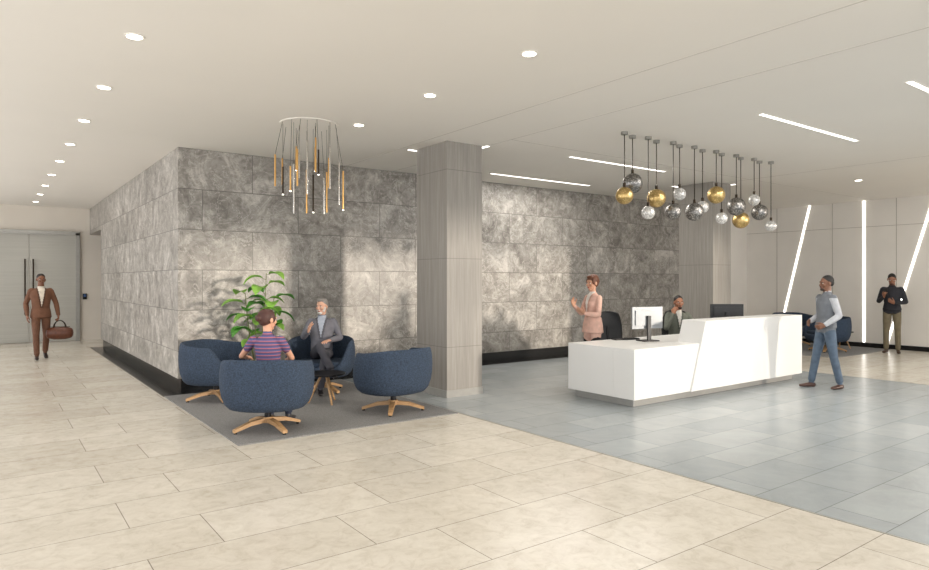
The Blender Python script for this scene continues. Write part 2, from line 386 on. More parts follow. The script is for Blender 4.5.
# ------------------------------------------------------------ lounge chairs
def ss(a,b,x):
    t=max(0,min(1,(x-a)/(b-a))); return t*t*(3-2*t)
def lounge_chair(loc,rz):
    mb=MB(); n=96
    prof=[(0.02,'b',0),(0.5,'b',0),(0.70,'b',0.006),(0.80,'o',0.035),(0.89,'o',0.12),(0.955,'o',0.27),(0.99,'o',0.46),(1.0,'o',0.62),(0.99,'o',0.80),(0.965,'o',0.93),(0.945,'o',0.985),(0.915,'o',1.0),(0.885,'o',0.98),(0.865,'o',0.9),(0.85,'i',0.5),(0.84,'i',0.0),(0.5,'s',0),(0.02,'s',0)]
    rings=[]
    for (rf,kind,k) in prof:
        ring=[]
        for j in range(n):
            th=2*math.pi*j/n
            a=math.degrees(min(th,2*math.pi-th))
            h=0.40+0.35*ss(28,72,a)+0.05*ss(80,150,a)
            if kind=='b': z=0.23+k
            elif kind=='o': z=0.23+(h-0.23)*k
            elif kind=='i': z=0.38+(h-0.38)*k*0.9
            else: z=0.38
            e=2.3
            cx,cy=math.sin(th),math.cos(th)
            q=(abs(cx)**e+abs(cy)**e)**(-1/e)
            ring.append(V((cx*q*0.5*rf,cy*q*0.44*rf,z)))
        rings.append(ring)
    vs=[p for r in rings for p in r]; fs=[]
    for i in range(len(rings)-1):
        for j in range(n):
            j2=(j+1)%n; fs.append((i*n+j,i*n+j2,(i+1)*n+j2,(i+1)*n+j))
    fs.append(tuple(range(n-1,-1,-1))); o=(len(rings)-1)*n; fs.append(tuple(range(o,o+n)))
    mb.add(vs,fs,0)
    vs=[];fs=[];cp=[(0.02,0.375),(0.78,0.375),(0.815,0.40),(0.82,0.43),(0.79,0.455),(0.6,0.465),(0.02,0.47)]
    for rf,z in cp:
        for j in range(n):
            th=2*math.pi*j/n; cx,cy=math.sin(th),math.cos(th); q=(abs(cx)**2.6+abs(cy)**2.6)**(-1/2.6)
            vs.append(V((cx*q*0.5*rf,cy*q*0.44*rf+0.015,z)))
    for i in range(len(cp)-1):
        for j in range(n):
            j2=(j+1)%n; fs.append((i*n+j,i*n+j2,(i+1)*n+j2,(i+1)*n+j))
    fs.append(tuple(range(n-1,-1,-1))); o=(len(cp)-1)*n; fs.append(tuple(range(o,o+n)))
    mb.add(vs,fs,0)
    mb.cyl((0,0,0.10),(0,0,0.25),0.035,mi=2); mb.cyl((0,0,0.215),(0,0,0.235),0.15,mi=2)
    mb.cyl((0,0,0.075),(0,0,0.135),0.06,mi=1)
    for k in range(4):
        a=math.radians(45+90*k); d=V((math.cos(a),math.sin(a),0)); s=V((-d.y,d.x,0))
        vs=[]
        for (r,zc,w,h) in ((0.0,0.105,0.034,0.024),(0.20,0.088,0.032,0.021),(0.39,0.030,0.025,0.015)):
            for (sx,sz) in ((-1,-1),(1,-1),(1,1),(-1,1)):
                vs.append(d*r+s*(w*sx)+V((0,0,zc+h*sz)))
        fs=[(3,2,1,0),(8,9,10,11)]
        for i in range(2):
            for q in range(4):
                q2=(q+1)%4; fs.append((i*4+q,i*4+q2,(i+1)*4+q2,(i+1)*4+q))
        mb.add(vs,fs,1)
        mb.cyl(d*0.37+V((0,0,0.0)),d*0.37+V((0,0,0.02)),0.018,mi=2)
    return mb.obj('lounge_chair',[M['navy'],M['wood'],M['darkm']],loc=loc,rz=rz,angle=50)
RZ=0.012
lounge_chair((2.52,9.22,RZ),math.radians(-135))
lounge_chair((2.48,7.06,RZ),math.radians(-37))
lounge_chair((4.10,7.12,RZ),math.radians(10))
lounge_chair((3.95,8.98,RZ),math.radians(150))
lounge_chair((15.60,7.15,RZ),math.radians(60)); lounge_chair((16.5,8.4,RZ),math.radians(150))
def side_table(loc,r=0.27,h=0.40):
    mb=MB(); mb.cyl((0,0,h-0.02),(0,0,h),r,mi=0,n=40); mb.cyl((0,0,h-0.05),(0,0,h-0.02),0.08,mi=0)
    for k in range(3):
        a=math.radians(30+120*k); d=V((math.cos(a),math.sin(a),0))
        mb.cyl(d*0.05+V((0,0,h-0.03)),d*0.22,0.018,0.013,mi=1,n=12)
    return mb.obj('side_table',[M['darkm'],M['wood']],loc=loc)
side_table((3.62,8.10,RZ)); side_table((16.6,7.3,RZ))

# ------------------------------------------------------------ reception desk
mb=MB()
x0,x1,y0,y1=6.68,10.9,5.44,6.62
mb.box((x0+0.08,y0+0.08,0),(x1-0.08,y0+0.32,0.1),1)
mb.box((x0+0.08,y0+0.32,0),(x0+0.5,y1-0.06,0.1),1); mb.box((x1-0.3,y0+0.32,0),(x1-0.08,y1-0.06,0.1),1)
mb.box((x0,y0,0.1),(x1-0.3,y0+0.34,0.755),0)
mb.box((x0,y0+0.34,0.1),(x0+0.55,y1,0.755),0)
mb.box((x0+0.55,y0+0.34,0.715),(x1-0.05,y1,0.755),0)
mb.box((x1-0.35,y0+0.34,0.1),(x1-0.05,y1,0.715),0)
Y0,Y1=y0-0.03,y0+0.36
pl=[(7.86,0.1),(x1+0.02,0.1),(x1+0.02,1.07),(8.20,1.07)]
vs=[(p[0],Y0,p[1]) for p in pl]+[(p[0],Y1,p[1]) for p in pl]
mb.add(vs,[(0,1,2,3),(7,6,5,4),(0,4,5,1),(1,5,6,2),(2,6,7,3),(3,7,4,0)],0)
mb.obj('reception_desk',[M['desk'],M['plinth']],smooth=False,bevel=0.006)
def monitor(loc,rz,w=0.54,h=0.32,back='silverp',top=0.5):
    mb=MB(); zc=top-h/2
    mb.box((-w/2,-0.015,zc-h/2),(w/2,0.015,zc+h/2),1); mb.box((-w/2+0.012,0.015,zc-h/2+0.012),(w/2-0.012,0.017,zc+h/2-0.012),2)
    mb.box((-w/2+0.05,-0.03,zc-h/2+0.05),(w/2-0.05,-0.015,zc+h/2-0.05),1)
    mb.box((-0.03,-0.06,0.012),(0.03,-0.035,zc+0.03),0); mb.box((-0.03,-0.05,zc-0.03),(0.03,-0.02,zc+0.03),0)
    mb.box((-0.13,-0.12,0),(0.13,0.09,0.014),0)
    return mb.obj('computer_monitor',[M['plastic'],M[back],M['screen']],loc=loc,rz=rz,smooth=False,bevel=0.004)
monitor((7.80,6.12,0.756),math.radians(-14),back='silverp',top=0.50)
monitor((10.02,6.22,0.756),math.radians(-40),back='plastic',top=0.49)
def keyboard(loc,rz):
    mb=MB(); mb.box((-0.21,-0.065,0),(0.21,0.065,0.014),0)
    for r in range(4):
        for k in range(13): mb.box((-0.2+k*0.031,-0.055+r*0.029,0.014),(-0.2+k*0.031+0.026,-0.055+r*0.029+0.024,0.02),1)
    mb.obj('computer_keyboard',[M['plastic'],M['darkm']],loc=loc,rz=rz,smooth=False)
keyboard((7.72,6.45,0.756),math.radians(-14))

def office_chair(loc,rz):
    mb=MB()
    mb.cyl((0,0,0.12),(0,0,0.42),0.028,mi=0); mb.cyl((0,0,0.06),(0,0,0.12),0.045,mi=0)
    for k in range(5):
        a=math.radians(72*k+20); d=V((math.cos(a),math.sin(a),0))
        mb.cyl(d*0.03+V((0,0,0.10)),d*0.30+V((0,0,0.07)),0.022,0.014,mi=0,n=10)
        s=V((-d.y,d.x,0))
        mb.cyl(d*0.30-s*0.025+V((0,0,0.03)),d*0.30+s*0.025+V((0,0,0.03)),0.03,mi=0,n=16)
    mb.loft([(V((0,-0.20,0.455)),0.22,0.035),(V((0,0,0.445)),0.245,0.035),(V((0,0.20,0.45)),0.235,0.035)],mi=2)
    vs=[];fs=[];nu=12;nv=12
    for j in range(nv+1):
        v=j/nv
        for i in range(nu+1):
            u=i/nu*2-1
            w=0.22+0.02*math.sin(v*math.pi)-0.05*v**4
            zz=0.54+0.56*v-0.03*u*u*v**3
            vs.append(V((u*w,-0.27+0.06*u*u-0.04*math.sin(v*3.14)-0.05*v,zz)))
    for j in range(nv):
        for i in range(nu):
            a=j*(nu+1)+i; fs.append((a,a+1,a+nu+2,a+nu+1))
    mb.add(vs,fs,1)
    bd=[vs[i] for i in range(nu+1)]+[vs[j*(nu+1)+nu] for j in range(1,nv+1)]+[vs[nv*(nu+1)+i] for i in range(nu-1,-1,-1)]+[vs[j*(nu+1)] for j in range(nv-1,-1,-1)]
    for a,b in zip(bd[:-1],bd[1:]): mb.cyl(a,b,0.013,mi=0,n=8)
    mb.cyl((0,-0.1,0.42),(0,-0.30,0.55),0.022,mi=0,n=10); mb.cyl((0,-0.30,0.55),(0,-0.33,0.85),0.02,mi=0,n=10)
    for sx in (-1,1):
        mb.cyl((sx*0.24,-0.05,0.43),(sx*0.28,-0.05,0.64),0.015,mi=0,n=10); mb.box((sx*0.28-0.035,-0.17,0.64),(sx*0.28+0.035,0.10,0.665),0)
    return mb.obj('office_chair',[M['plastic'],M['mesh'],M['mesh']],loc=loc,rz=rz,angle=40)
office_chair((8.50,7.36,0),math.radians(150)); 
# ------------------------------------------------------------ chandelier of tubes
mb=MB()
mb.cyl((0,0,-0.012),(0,0,0),0.36,mi=3,n=48)
rnd=random.Random(4)
for i in range(21):
    a=i*2.39996; r=0.47*math.sqrt((i+0.6)/21); x,y=r*math.cos(a),r*math.sin(a)
    zt=-0.16-rnd.random()*0.48; L=0.26+rnd.random()*0.42; L=min(L,1.08+zt)
    k=(0,1,0,2,1,0)[i%6]; rr=min(r,0.34); 
    mb.cyl((x*rr/max(r,1e-3),y*rr/max(r,1e-3),-0.012),(x,y,zt),0.0025,mi=2,n=6)
    mb.cyl((x,y,zt-L),(x,y,zt),0.0105,mi=k,n=14)
    if i%3==0: mb.cyl((x,y,zt-L-0.006),(x,y,zt-L),0.009,mi=4,n=14)
mb.obj('tube_chandelier',[M['brass'],M['chrome'],M['bronze'],M['ceil'],M['light']],loc=(3.24,7.72,CH))
# globe pendants
G=[(6.75,2.76,.115,'g'),(7.01,2.954,.135,'s'),(7.24,2.565,.09,'c'),(7.52,2.79,.13,'g'),(7.79,2.61,.11,'s'),(8.05,2.89,.09,'c'),(8.29,2.64,.13,'s'),(8.61,2.74,.09,'c'),(8.84,2.93,.13,'g'),(9.11,2.60,.09,'c'),(9.38,2.79,.14,'s'),(9.64,2.60,.13,'g'),(9.89,2.93,.09,'c'),(10.19,2.76,.13,'s'),(10.40,2.54,.09,'c')]
mb=MB(); mi={'g':0,'s':1,'c':2}
for i,(x,z,r,k) in enumerate(G):
    y=5.70+(0.04 if i%2 else -0.04)
    mb.cyl((x,y,CH-0.04),(x,y,CH),0.045,mi=4,n=16); mb.cyl((x,y,z+r),(x,y,CH-0.03),0.006,mi=3,n=6)
    mb.cyl((x,y,z+r*0.95),(x,y,z+r+0.05),0.02,mi=3,n=12); mb.ell((x,y,z),(r,r,r),mi=mi[k],nu=36,nv=24)
mb.obj('globe_pendant_cluster',[M['gold'],M['smoke'],M['clear'],M['bronze'],M['steel']],angle=60)

# ------------------------------------------------------------ potted plant
def leaf(mb,base,dirv,L,W,droop,mi):
    d=V(dirv).normalized(); up=V((0,0,1)); s=d.cross(up)
    if s.length<0.1: s=V((1,0,0))
    s.normalize(); nseg=8; p=V(base); vs=[];fs=[]
    cur=d.copy()
    for i in range(nseg+1):
        t=i/nseg; w=W*math.sin(math.pi*min(1,(t*0.93+0.04))**0.8)
        nrm=s.cross(cur).normalized()
        vs+= [p-s*w*0.5+nrm*w*0.16, p-s*w*0.25+nrm*w*0.05, p.copy(), p+s*w*0.25+nrm*w*0.05, p+s*w*0.5+nrm*w*0.16]
        p=p+cur*(L/nseg); cur=(cur-V((0,0,droop/nseg))).normalized()
    for i in range(nseg):
        for j in range(4):
            a=i*5+j; fs.append((a,a+1,a+6,a+5))
    mb.add(vs,fs,mi)
mb=MB()
mb.cyl((0,0,0),(0,0,0.40),0.13,0.17,mi=3,n=32); mb.cyl((0,0,0.395),(0,0,0.405),0.15,mi=4,n=32)
rnd=random.Random(11)
stems=[((0.0,0,0.4),(0.10,-0.05,1.74)),((-0.05,0.02,0.4),(-0.22,-0.08,1.45)),((0.05,0,0.4),(0.22,-0.04,1.38)),((0,-0.04,0.4),(-0.10,-0.16,1.15))]
for si,(a,b) in enumerate(stems):
    a=V(a);b=V(b); mid=(a+b)/2+V((0.04*(-1)**si,0,0.05)); prev=a
    for k in range(1,9):
        t=k/8; q=a*(1-t)**2+mid*2*t*(1-t)+b*t*t; mb.cyl(prev,q,0.011-0.006*t,mi=2,n=8); prev=q
    nl=(11,9,8,7)[si]
    for k in range(nl):
        t=0.40+0.58*k/(nl-1); q=a*(1-t)**2+mid*2*t*(1-t)+b*t*t
        an=k*2.4+si*1.3; el=0.15+0.6*t*rnd.random()
        d=V((math.cos(an),math.sin(an)*0.5-0.05,el)); tip=q+d.normalized()*0.06
        mb.cyl(q,tip,0.004,mi=2,n=6)
        leaf(mb,tip,d,0.24+rnd.random()*0.09,0.18+rnd.random()*0.05,1.1+rnd.random()*0.8,0 if rnd.random()<0.5 else 1)
mb.obj('potted_plant',[M['leaf'],M['leaf2'],M['stem'],M['pot'],M['soil']],loc=(3.22,9.56,RZ),angle=80)

# ------------------------------------------------------------ people
def seg_eval(P,pts,side):
    best=np.full(len(P),1e9); side=np.array(side,float)
    for (a,rw0,rd0),(b,rw1,rd1) in zip(pts[:-1],pts[1:]):
        a=np.array(a);b=np.array(b);ab=b-a;l2=max(ab@ab,1e-12);t=np.clip((P-a)@ab/l2,0,1)
        q=P-(a+t[:,None]*ab); tg=ab/math.sqrt(l2)
        u=side-tg*(side@tg)
        if np.linalg.norm(u)<0.2:
            s2=np.array((0,1.,0)); u=s2-tg*(s2@tg)
            if np.linalg.norm(u)<0.2: s2=np.array((0,0,1.)); u=s2-tg*(s2@tg)
        u/=np.linalg.norm(u); w=np.cross(tg,u)
        rw=rw0+(rw1-rw0)*t; rd=rd0+(rd1-rd0)*t
        e=np.sqrt(((q@u)/rw)**2+((q@w)/rd)**2+((q@tg)/np.minimum(rw,rd))**2)-1
        best=np.minimum(best,e*np.sqrt(rw*rd))
    return best
class Body:
    def __init__(s): s.mb=MB(); s.p=[]
    def loft(s,pts,lab,side=(1,0,0),cap=0.9):
        pts=[(V(p[0]),p[1],p[2] if len(p)>2 else p[1]) for p in pts]
        s.mb.loft(pts,side=side,cap=cap); s.p.append(('l',pts,tuple(side),lab))
    def ell(s,cn,r,lab): s.mb.ell(cn,r); s.p.append(('e',V(cn),r,lab))
    def bake(s,voxel,it=3):
        o=s.mb.obj('tmp',[],smooth=False)
        r=o.modifiers.new('r','REMESH'); r.mode='VOXEL'; r.voxel_size=voxel; r.adaptivity=0.0
        if it:
            sm=o.modifiers.new('s','SMOOTH'); sm.factor=0.5; sm.iterations=it
        dg=bpy.context.evaluated_depsgraph_get(); me=bpy.data.meshes.new_from_object(o.evaluated_get(dg))
        vs=np.empty(len(me.vertices)*3); me.vertices.foreach_get('co',vs); vs=vs.reshape(-1,3)
        fs=[tuple(p.vertices) for p in me.polygons]
        cen=np.array([vs[list(f)].mean(axis=0) for f in fs])
        best=np.full(len(cen),1e9); lab=np.zeros(len(cen),int); labs=[]
        for k,pc in enumerate(s.p):
            if pc[0]=='l': d=seg_eval(cen,[(tuple(a),b,c_) for a,b,c_ in pc[1]],pc[2])
            else:
                q=(cen-np.array(pc[1]))/np.array(pc[2]); d=(np.sqrt((q**2).sum(1))-1)*(np.prod(pc[2])**(1/3))
            m_=d<best; best[m_]=d[m_]; lab[m_]=k; labs.append(pc[3])
        bpy.data.objects.remove(o); bpy.data.meshes.remove(me)
        return vs,fs,cen,[labs[i] for i in lab]

def make_head(st):
    B=Body(); fem=st.get('female',False)
    B.ell((0,-0.015,0.028),(0.073,0.092,0.086),'skin')
    j=0.9 if fem else 1.0
    B.loft([((0,0.014,0.03),0.066,0.064),((0,0.022,-0.03),0.060*j,0.060),((0,0.036,-0.075),0.044*j,0.044),((0,0.050,-0.094),0.026*j,0.026)],'skin')
    B.loft([((0,0.082,0.004),0.008),((0,0.100,-0.028),0.011),((0,0.099,-0.036),0.013,0.010)],'skin')
    for sx in (-1,1):
        B.ell((sx*0.012,0.091,-0.036),(0.008,0.009,0.007),'skin')
        B.ell((sx*0.030,0.073,0.022),(0.024,0.012,0.009),'skin')
        B.ell((sx*0.038,0.054,-0.024),(0.026,0.026,0.026),'skin')
        B.ell((sx*0.080,-0.010,-0.008),(0.009,0.018,0.031),'skin')
        B.ell((sx*0.031,0.082,0.0205),(0.016,0.006,0.0045),'brow')
    B.ell((0,0.083,-0.060),(0.023,0.010,0.0055),'lip'); B.ell((0,0.081,-0.069),(0.020,0.010,0.006),'lip')
    hs=st.get('hairstyle','short')
    if hs in('short','quiff'):
        B.ell((0,-0.027,0.044),(0.077,0.093,0.082),'hair')
        B.ell((0,-0.062,0.006),(0.068,0.054,0.064),'hair')
    else:
        B.ell((0,-0.022,0.036),(0.081,0.097,0.089),'hair')
        B.ell((0,-0.055,0.0),(0.076,0.062,0.07),'hair')
    if hs=='quiff': B.ell((0,0.03,0.098),(0.055,0.05,0.03),'hair')
    if hs=='updo':
        B.ell((0,-0.03,0.055),(0.086,0.10,0.092),'hair'); B.ell((0,-0.105,0.03),(0.05,0.045,0.055),'hair'); B.ell((0,0.03,0.098),(0.062,0.05,0.032),'hair')
        for sx in (-1,1): B.ell((sx*0.068,0.02,0.03),(0.016,0.035,0.05),'hair')
    if hs=='bun':
        B.ell((0,-0.04,0.03),(0.083,0.09,0.095),'hair'); B.ell((0,-0.125,0.02),(0.04,0.036,0.042),'hair')
        for sx in (-1,1): B.ell((sx*0.068,0.005,0.02),(0.016,0.045,0.055),'hair')
    if st.get('beard'):
        B.ell((0,0.054,-0.092),(0.038,0.038,0.027),'beard')
        B.ell((0,0.088,-0.0525),(0.024,0.009,0.0055),'beard')
        if st['beard']=='full':
            for sx in (-1,1): B.loft([((sx*0.066,0.012,-0.02),0.010,0.016),((sx*0.052,0.03,-0.07),0.014,0.02)],'beard')
    vs,fs,cen,labs=B.bake(0.0048,2)
    return vs,fs,labs
def hand(W,f,n,right,curl,k=1.0,spread=0.05):
    B=Body(); f=V(f).normalized(); n=V(n); n=(n-f*n.dot(f)).normalized(); s=f.cross(n)*(1 if right else -1)
    W=V(W)
    B.loft([(W-f*0.02,0.026*k,0.020*k),(W+f*0.035*k,0.037*k,0.017*k),(W+f*0.085*k,0.041*k,0.013*k)],'skin',side=s,cap=0.4)
    B.ell(W+f*0.03*k+s*0.024*k+n*0.008*k,(0.018*k,)*3,'skin')
    for i,(of,L) in enumerate(((0.031,0.072),(0.0105,0.080),(-0.0105,0.074),(-0.031,0.058))):
        p=W+f*(0.084-0.004*abs(i-1))*k+s*of*k; ang=curl*0.6+0.03*i; az=spread*(1.5-i)
        pts=[(p-f*0.01,0.0098*k)]; 
        for q,(fr) in enumerate((0.45,0.31,0.24)):
            d=(f*math.cos(ang)+n*math.sin(ang)+s*az).normalized()
            p=p+d*L*fr*k; ang+=curl*(0.9 if q==0 else 0.7)
            pts.append((p,(0.0095,0.0085,0.0075)[q]*k))
        B.loft(pts,'skin',side=s)
    p=W+f*0.028*k+s*0.028*k; d1=(f*0.62+s*0.7+n*0.35).normalized(); d2=(f*0.85+s*0.25+n*(0.3+curl*0.5)).normalized()
    B.loft([(p,0.014*k),(p+d1*0.036*k,0.0115*k),(p+d1*0.036*k+d2*0.03*k,0.0095*k),(p+d1*0.036*k+d2*0.055*k,0.008*k)],'skin',side=s)
    vs,fs,cen,labs=B.bake(0.0042,1)
    return vs,fs,labs

def person(name,loc,rz,S,J,st):
    B=Body(); fem=st.get('female',False); g=lambda k:V(J[k])
    P,N,H=g('P'),g('N'),g('H')
    ax=(N-P); sh=(g('SR')-g('SL')).normalized()
    ex=0.008 if st.get('jacket') else 0.0
    if fem: T=[(.08,.152,.118),(.3,.122,.098),(.5,.135,.105),(.7,.148,.112),(.83,.150,.098),(.93,.115,.078),(1.0,.06,.058)]
    else: T=[(.08,.155,.120),(.3,.150,.117),(.5,.164,.124),(.7,.182,.127),(.84,.178,.112),(.93,.12,.088),(1.0,.066,.064)]
    fw=V((0,1,0))
    B.loft([(P+ax*t+fw*(0.012*math.sin(t*3.1)),a+ex,b+ex) for t,a,b in T],'top',side=sh,cap=0.3)
    if fem:
        for sx in (-1,1): B.ell(P+ax*0.66+sh*(0.065*sx)+fw*0.085,(0.058,0.05,0.055),'top')
    upv=ax.normalized()
    hipside=(V(J.get('hipside',(1,0,0)))).normalized()
    B.loft([(P-V((0,0,0.05)),0.15,0.112),(P+upv*0.08,0.152,0.116)],'pants',side=hipside,cap=0.6)
    if st.get('jacket') and J.get('stand',True):
        B.loft([(P+upv*0.14,0.150,0.122),(P+upv*0.02,0.178,0.142),(P-upv*0.10,0.192,0.156)],'top',side=hipside,cap=0.12)
    if st.get('hem') and J.get('stand',True):
        B.loft([(P+upv*0.14,0.153,0.122),(P+upv*0.0,0.180,0.140)],'top',side=hipside,cap=0.12)
    Rh=(Matrix.Rotation(math.radians(J.get('yaw',0)),3,'Z')@Matrix.Rotation(math.radians(J.get('pitch',0)),3,'X'))
    nk=0.048 if fem else 0.057
    B.loft([(N-upv*0.03,nk*1.1),(N+(H-N)*0.35,nk),(H+Rh@V((0,-0.02,-0.05)),nk*0.97)],'skin')
    if st.get('collar',True): B.loft([(N-upv*0.03,nk+0.016),(N+(H-N)*0.10,nk+0.008)],'collar',cap=0.08)
    for q in 'RL':
        Sx,E,W=g('S'+q),g('E'+q),g('W'+q); 
        Sx=Sx*0.95+V((N.x,N.y,Sx.z))*0.05
        kk=0.86 if fem else 1.0
        B.loft([(N-upv*0.06,0.052*kk),(Sx*0.5+N*0.5-upv*0.045,0.055*kk),(Sx-upv*0.004,0.056*kk)],'top',cap=0.8)
        slv=st.get('sleeve','long'); e=0.006 if slv=='long' else 0.0
        if slv=='short':
            m_=Sx*0.5+E*0.5
            B.loft([(Sx,0.060*kk),(m_,0.056*kk)],'sleeve',cap=0.3)
            B.loft([(m_,0.046*kk),(E,0.040*kk)],'skin'); lf='skin'
        else:
            B.loft([(Sx-upv*0.01,(0.050+e)*kk),(Sx*0.5+E*0.5,(0.047+e)*kk),(E,(0.041+e)*kk)],'sleeve'); lf='sleeve'
        B.loft([(E,(0.041+e)*kk),(E*0.65+W*0.35,(0.041+e)*kk),(W,(0.029+e)*kk)],lf,cap=0.3)
        hp=V(J.get('hip'+q,P+hipside*(0.085 if q=='R' else -0.085)-V((0,0,0.03))))
        K,A=g('K'+q),g('A'+q)
        pl='pants'
        B.loft([(hp,0.088),(hp*0.5+K*0.5,0.078),(K,0.060)],pl)
        af=0.052 if not fem else 0.045
        B.loft([(K,0.060),(K*0.65+A*0.35,0.058),(A+ (K-A).normalized()*0.02,af)],pl,cap=0.25)
        t=V(J.get('T'+q,(0,1,0))).normalized(); u=(K-A).normalized(); u=(u-t*u.dot(t)).normalized()
        if A.z<0.13 and abs(t.z)<0.3: u=(V((0,0,1))-t*t.z).normalized()
        b=A-u*0.052; sd=t.cross(u)
        B.loft([(b-t*0.045,0.032,0.034),(b+t*0.03,0.037,0.036),(b+t*0.11-u*0.008,0.042,0.027),(b+t*0.165-u*0.013,0.032,0.020)],'shoe',side=sd,cap=0.7)
        B.loft([(b,0.034),(A,0.038)],'shoe',cap=0.3)
    vs,fs,cen,labs=B.bake(st.get('voxel',0.009),3)
    keys=[]; 
    def key(k):
        if k not in keys: keys.append(k)
        return keys.index(k)
    paint=st.get('paint'); mb=MB()
    mi=[]
    for cc,l in zip(cen,labs):
        if paint: l=paint(l,cc)
        mi.append(key(l))
    allv=[V(v) for v in vs]; allf=list(fs)
    def addp(v2,f2,l2):
        o=len(allv); allv.extend(v2); allf.extend([tuple(i+o for i in f) for f in f2]); mi.extend([key(x) for x in l2])
    hv,hf,hl=make_head(st); k=st.get('headk',1.0)
    addp([Rh@V(v)*k+H for v in hv],hf,hl)
    for sx in (-1,1):
        e=MB(); e.ell((sx*0.030,0.0665,0.001),(0.0135,0.0125,0.0085),nu=14,nv=10); addp([Rh@V(v)*k+H for v in e.v],e.f,['eye']*len(e.f))
        e=MB(); e.ell((sx*0.030,0.0775,0.001),(0.0055,0.003,0.0055),nu=10,nv=8); addp([Rh@V(v)*k+H for v in e.v],e.f,['iris']*len(e.f))
    for q in 'RL':
        hk=0.92 if fem else 1.0
        a=hand(J['W'+q],J['F'+q],J['n'+q],q=='R',J.get('c'+q,0.35),hk); addp([V(v) for v in a[0]],a[1],a[2])
    mb.v=[tuple(v*S) for v in allv]; mb.f=allf; mb.m=mi
    mats=[]
    for kx in keys:
        mm=st['mats'].get(kx) or st['mats'].get({'collar':'shirt','sleeve':'top','beard':'hair','brow':'hair','shirt':'top'}.get(kx,'top'),st['mats']['top'])
        mats.append(mm)
    return mb.obj(name,mats,loc=loc,rz=rz,angle=80)

EYE=mat('eye_white',c(215,208,200),0.3,var=0); IRIS=mat('iris_dark',c(40,28,20),0.2,var=0)
def cloth(n,r,g_,b_,v=0.12): return mat(n,c(r,g_,b_),0.85,var=v,scale=14,bump=0.25,bscale=25)
def skinm(n,r,g_,b_): return mat(n,c(r,g_,b_),0.5,var=0.05,scale=20)
def lipm(n,r,g_,b_): return mat(n,c(r,g_,b_),0.45,var=0)
def stand(**kw):
    J=dict(P=(0,0,.95),N=(0,-.01,1.46),H=(0,.015,1.625),
     SR=(.178,-.01,1.405),SL=(-.178,-.01,1.405),ER=(.225,-.04,1.12),EL=(-.225,-.04,1.12),WR=(.225,.05,.87),WL=(-.225,.05,.87),
     KR=(.105,.03,.50),KL=(-.105,.03,.50),AR=(.11,0,.09),AL=(-.11,0,.09),TR=(.2,1,0),TL=(-.2,1,0),
     FR=(0,.15,-1),FL=(0,.15,-1),nR=(-1,0,0),nL=(1,0,0),cR=.4,cL=.4)
    J.update(kw); return J
def vfront(zb,zt,w,yb=0.0):
    def p(l,cc):
        if l in('top','collar') and cc[1]>yb and zb-0.03<cc[2]<zt+0.03:
            e=w*max(0,(cc[2]-zb))/(zt-zb)
            if abs(cc[0])<e: return 'shirt'
            if l=='collar': return 'shirt'
            if abs(cc[0])<e+0.030 and cc[2]<zt-0.01: return 'lapel'
        return l
    return p
st=dict(jacket=True,hairstyle='short',paint=vfront(1.08,1.46,0.065),mats=dict(skin=skinm('skin_brown',128,84,60),hair=mat('hair_black',c(26,20,18),0.6),lip=lipm('lip_a',120,68,58),
  top=cloth('brown_suit',112,76,56),lapel=cloth('brown_lapel',88,58,42),pants=cloth('brown_trousers',106,72,54),shirt=cloth('cream_shirt',225,215,200),shoe=mat('dark_shoe',c(40,28,22),0.4),eye=EYE,iris=IRIS))
J=stand(KR=(.10,.16,.51),AR=(.09,.20,.095),TR=(.1,1,.05),KL=(-.095,.0,.48),AL=(-.10,-.22,.13),TL=(-.05,1,-.45),
  ER=(.25,-.10,1.13),WR=(.24,.05,.90),EL=(-.27,-.02,1.13),WL=(-.30,.06,.89),FL=(-.02,0.02,-1),cL=1.15,yaw=6,pitch=-4)
person('man_in_brown_suit',(0.88,16.2,0),math.radians(183),1.02,J,st)
mb=MB(); mb.loft([(V((0,-0.2,0.0)),0.105,0.11),(V((0,-0.1,0.0)),0.125,0.135),(V((0,0.1,0)),0.125,0.135),(V((0,0.2,0)),0.105,0.11)],side=(1,0,0),mi=0,cap=0.5)
for sx in (-1,1):
    pr=None
    for k in range(13):
        a=math.pi*k/12; q=V((sx*0.055*(1-0.75*math.sin(a)),0.11*math.cos(a),0.115+0.15*math.sin(a)))
        if pr is not None: mb.cyl(pr,q,0.009,mi=1,n=8)
        pr=q
mb.box((-0.006,-0.19,0.128),(0.006,0.19,0.14),1)
mb.obj('leather_duffel_bag',[M['leather'],M['bronze']],loc=(1.21,16.12,0.53),rz=math.radians(75),angle=60)

st=dict(female=True,jacket=True,hairstyle='updo',paint=vfront(1.12,1.46,0.05),mats=dict(skin=skinm('skin_tan',196,146,118),hair=mat('hair_auburn',c(98,56,34),0.55),lip=lipm('lip_b',170,80,76),
  top=cloth('pink_blazer',216,176,160),lapel=cloth('pink_lapel',194,152,136),pants=cloth('black_trousers',34,32,34),shirt=cloth('white_blouse',225,218,210),shoe=mat('black_shoe',c(25,22,22),0.35),eye=EYE,iris=IRIS))
J=stand(SR=(.158,-.01,1.40),SL=(-.158,-.01,1.40),ER=(.215,.06,1.14),WR=(.12,.27,1.27),FR=(-.1,.45,.9),nR=(-1,-.1,.1),EL=(-.21,.05,1.13),WL=(-.13,.26,1.16),FL=(.2,.8,.45),nL=(.4,-.3,.9),cR=.3,cL=.3,pitch=-3,yaw=8)
person('woman_in_pink_blazer',(7.58,6.98,0),math.radians(80),0.985,J,st)

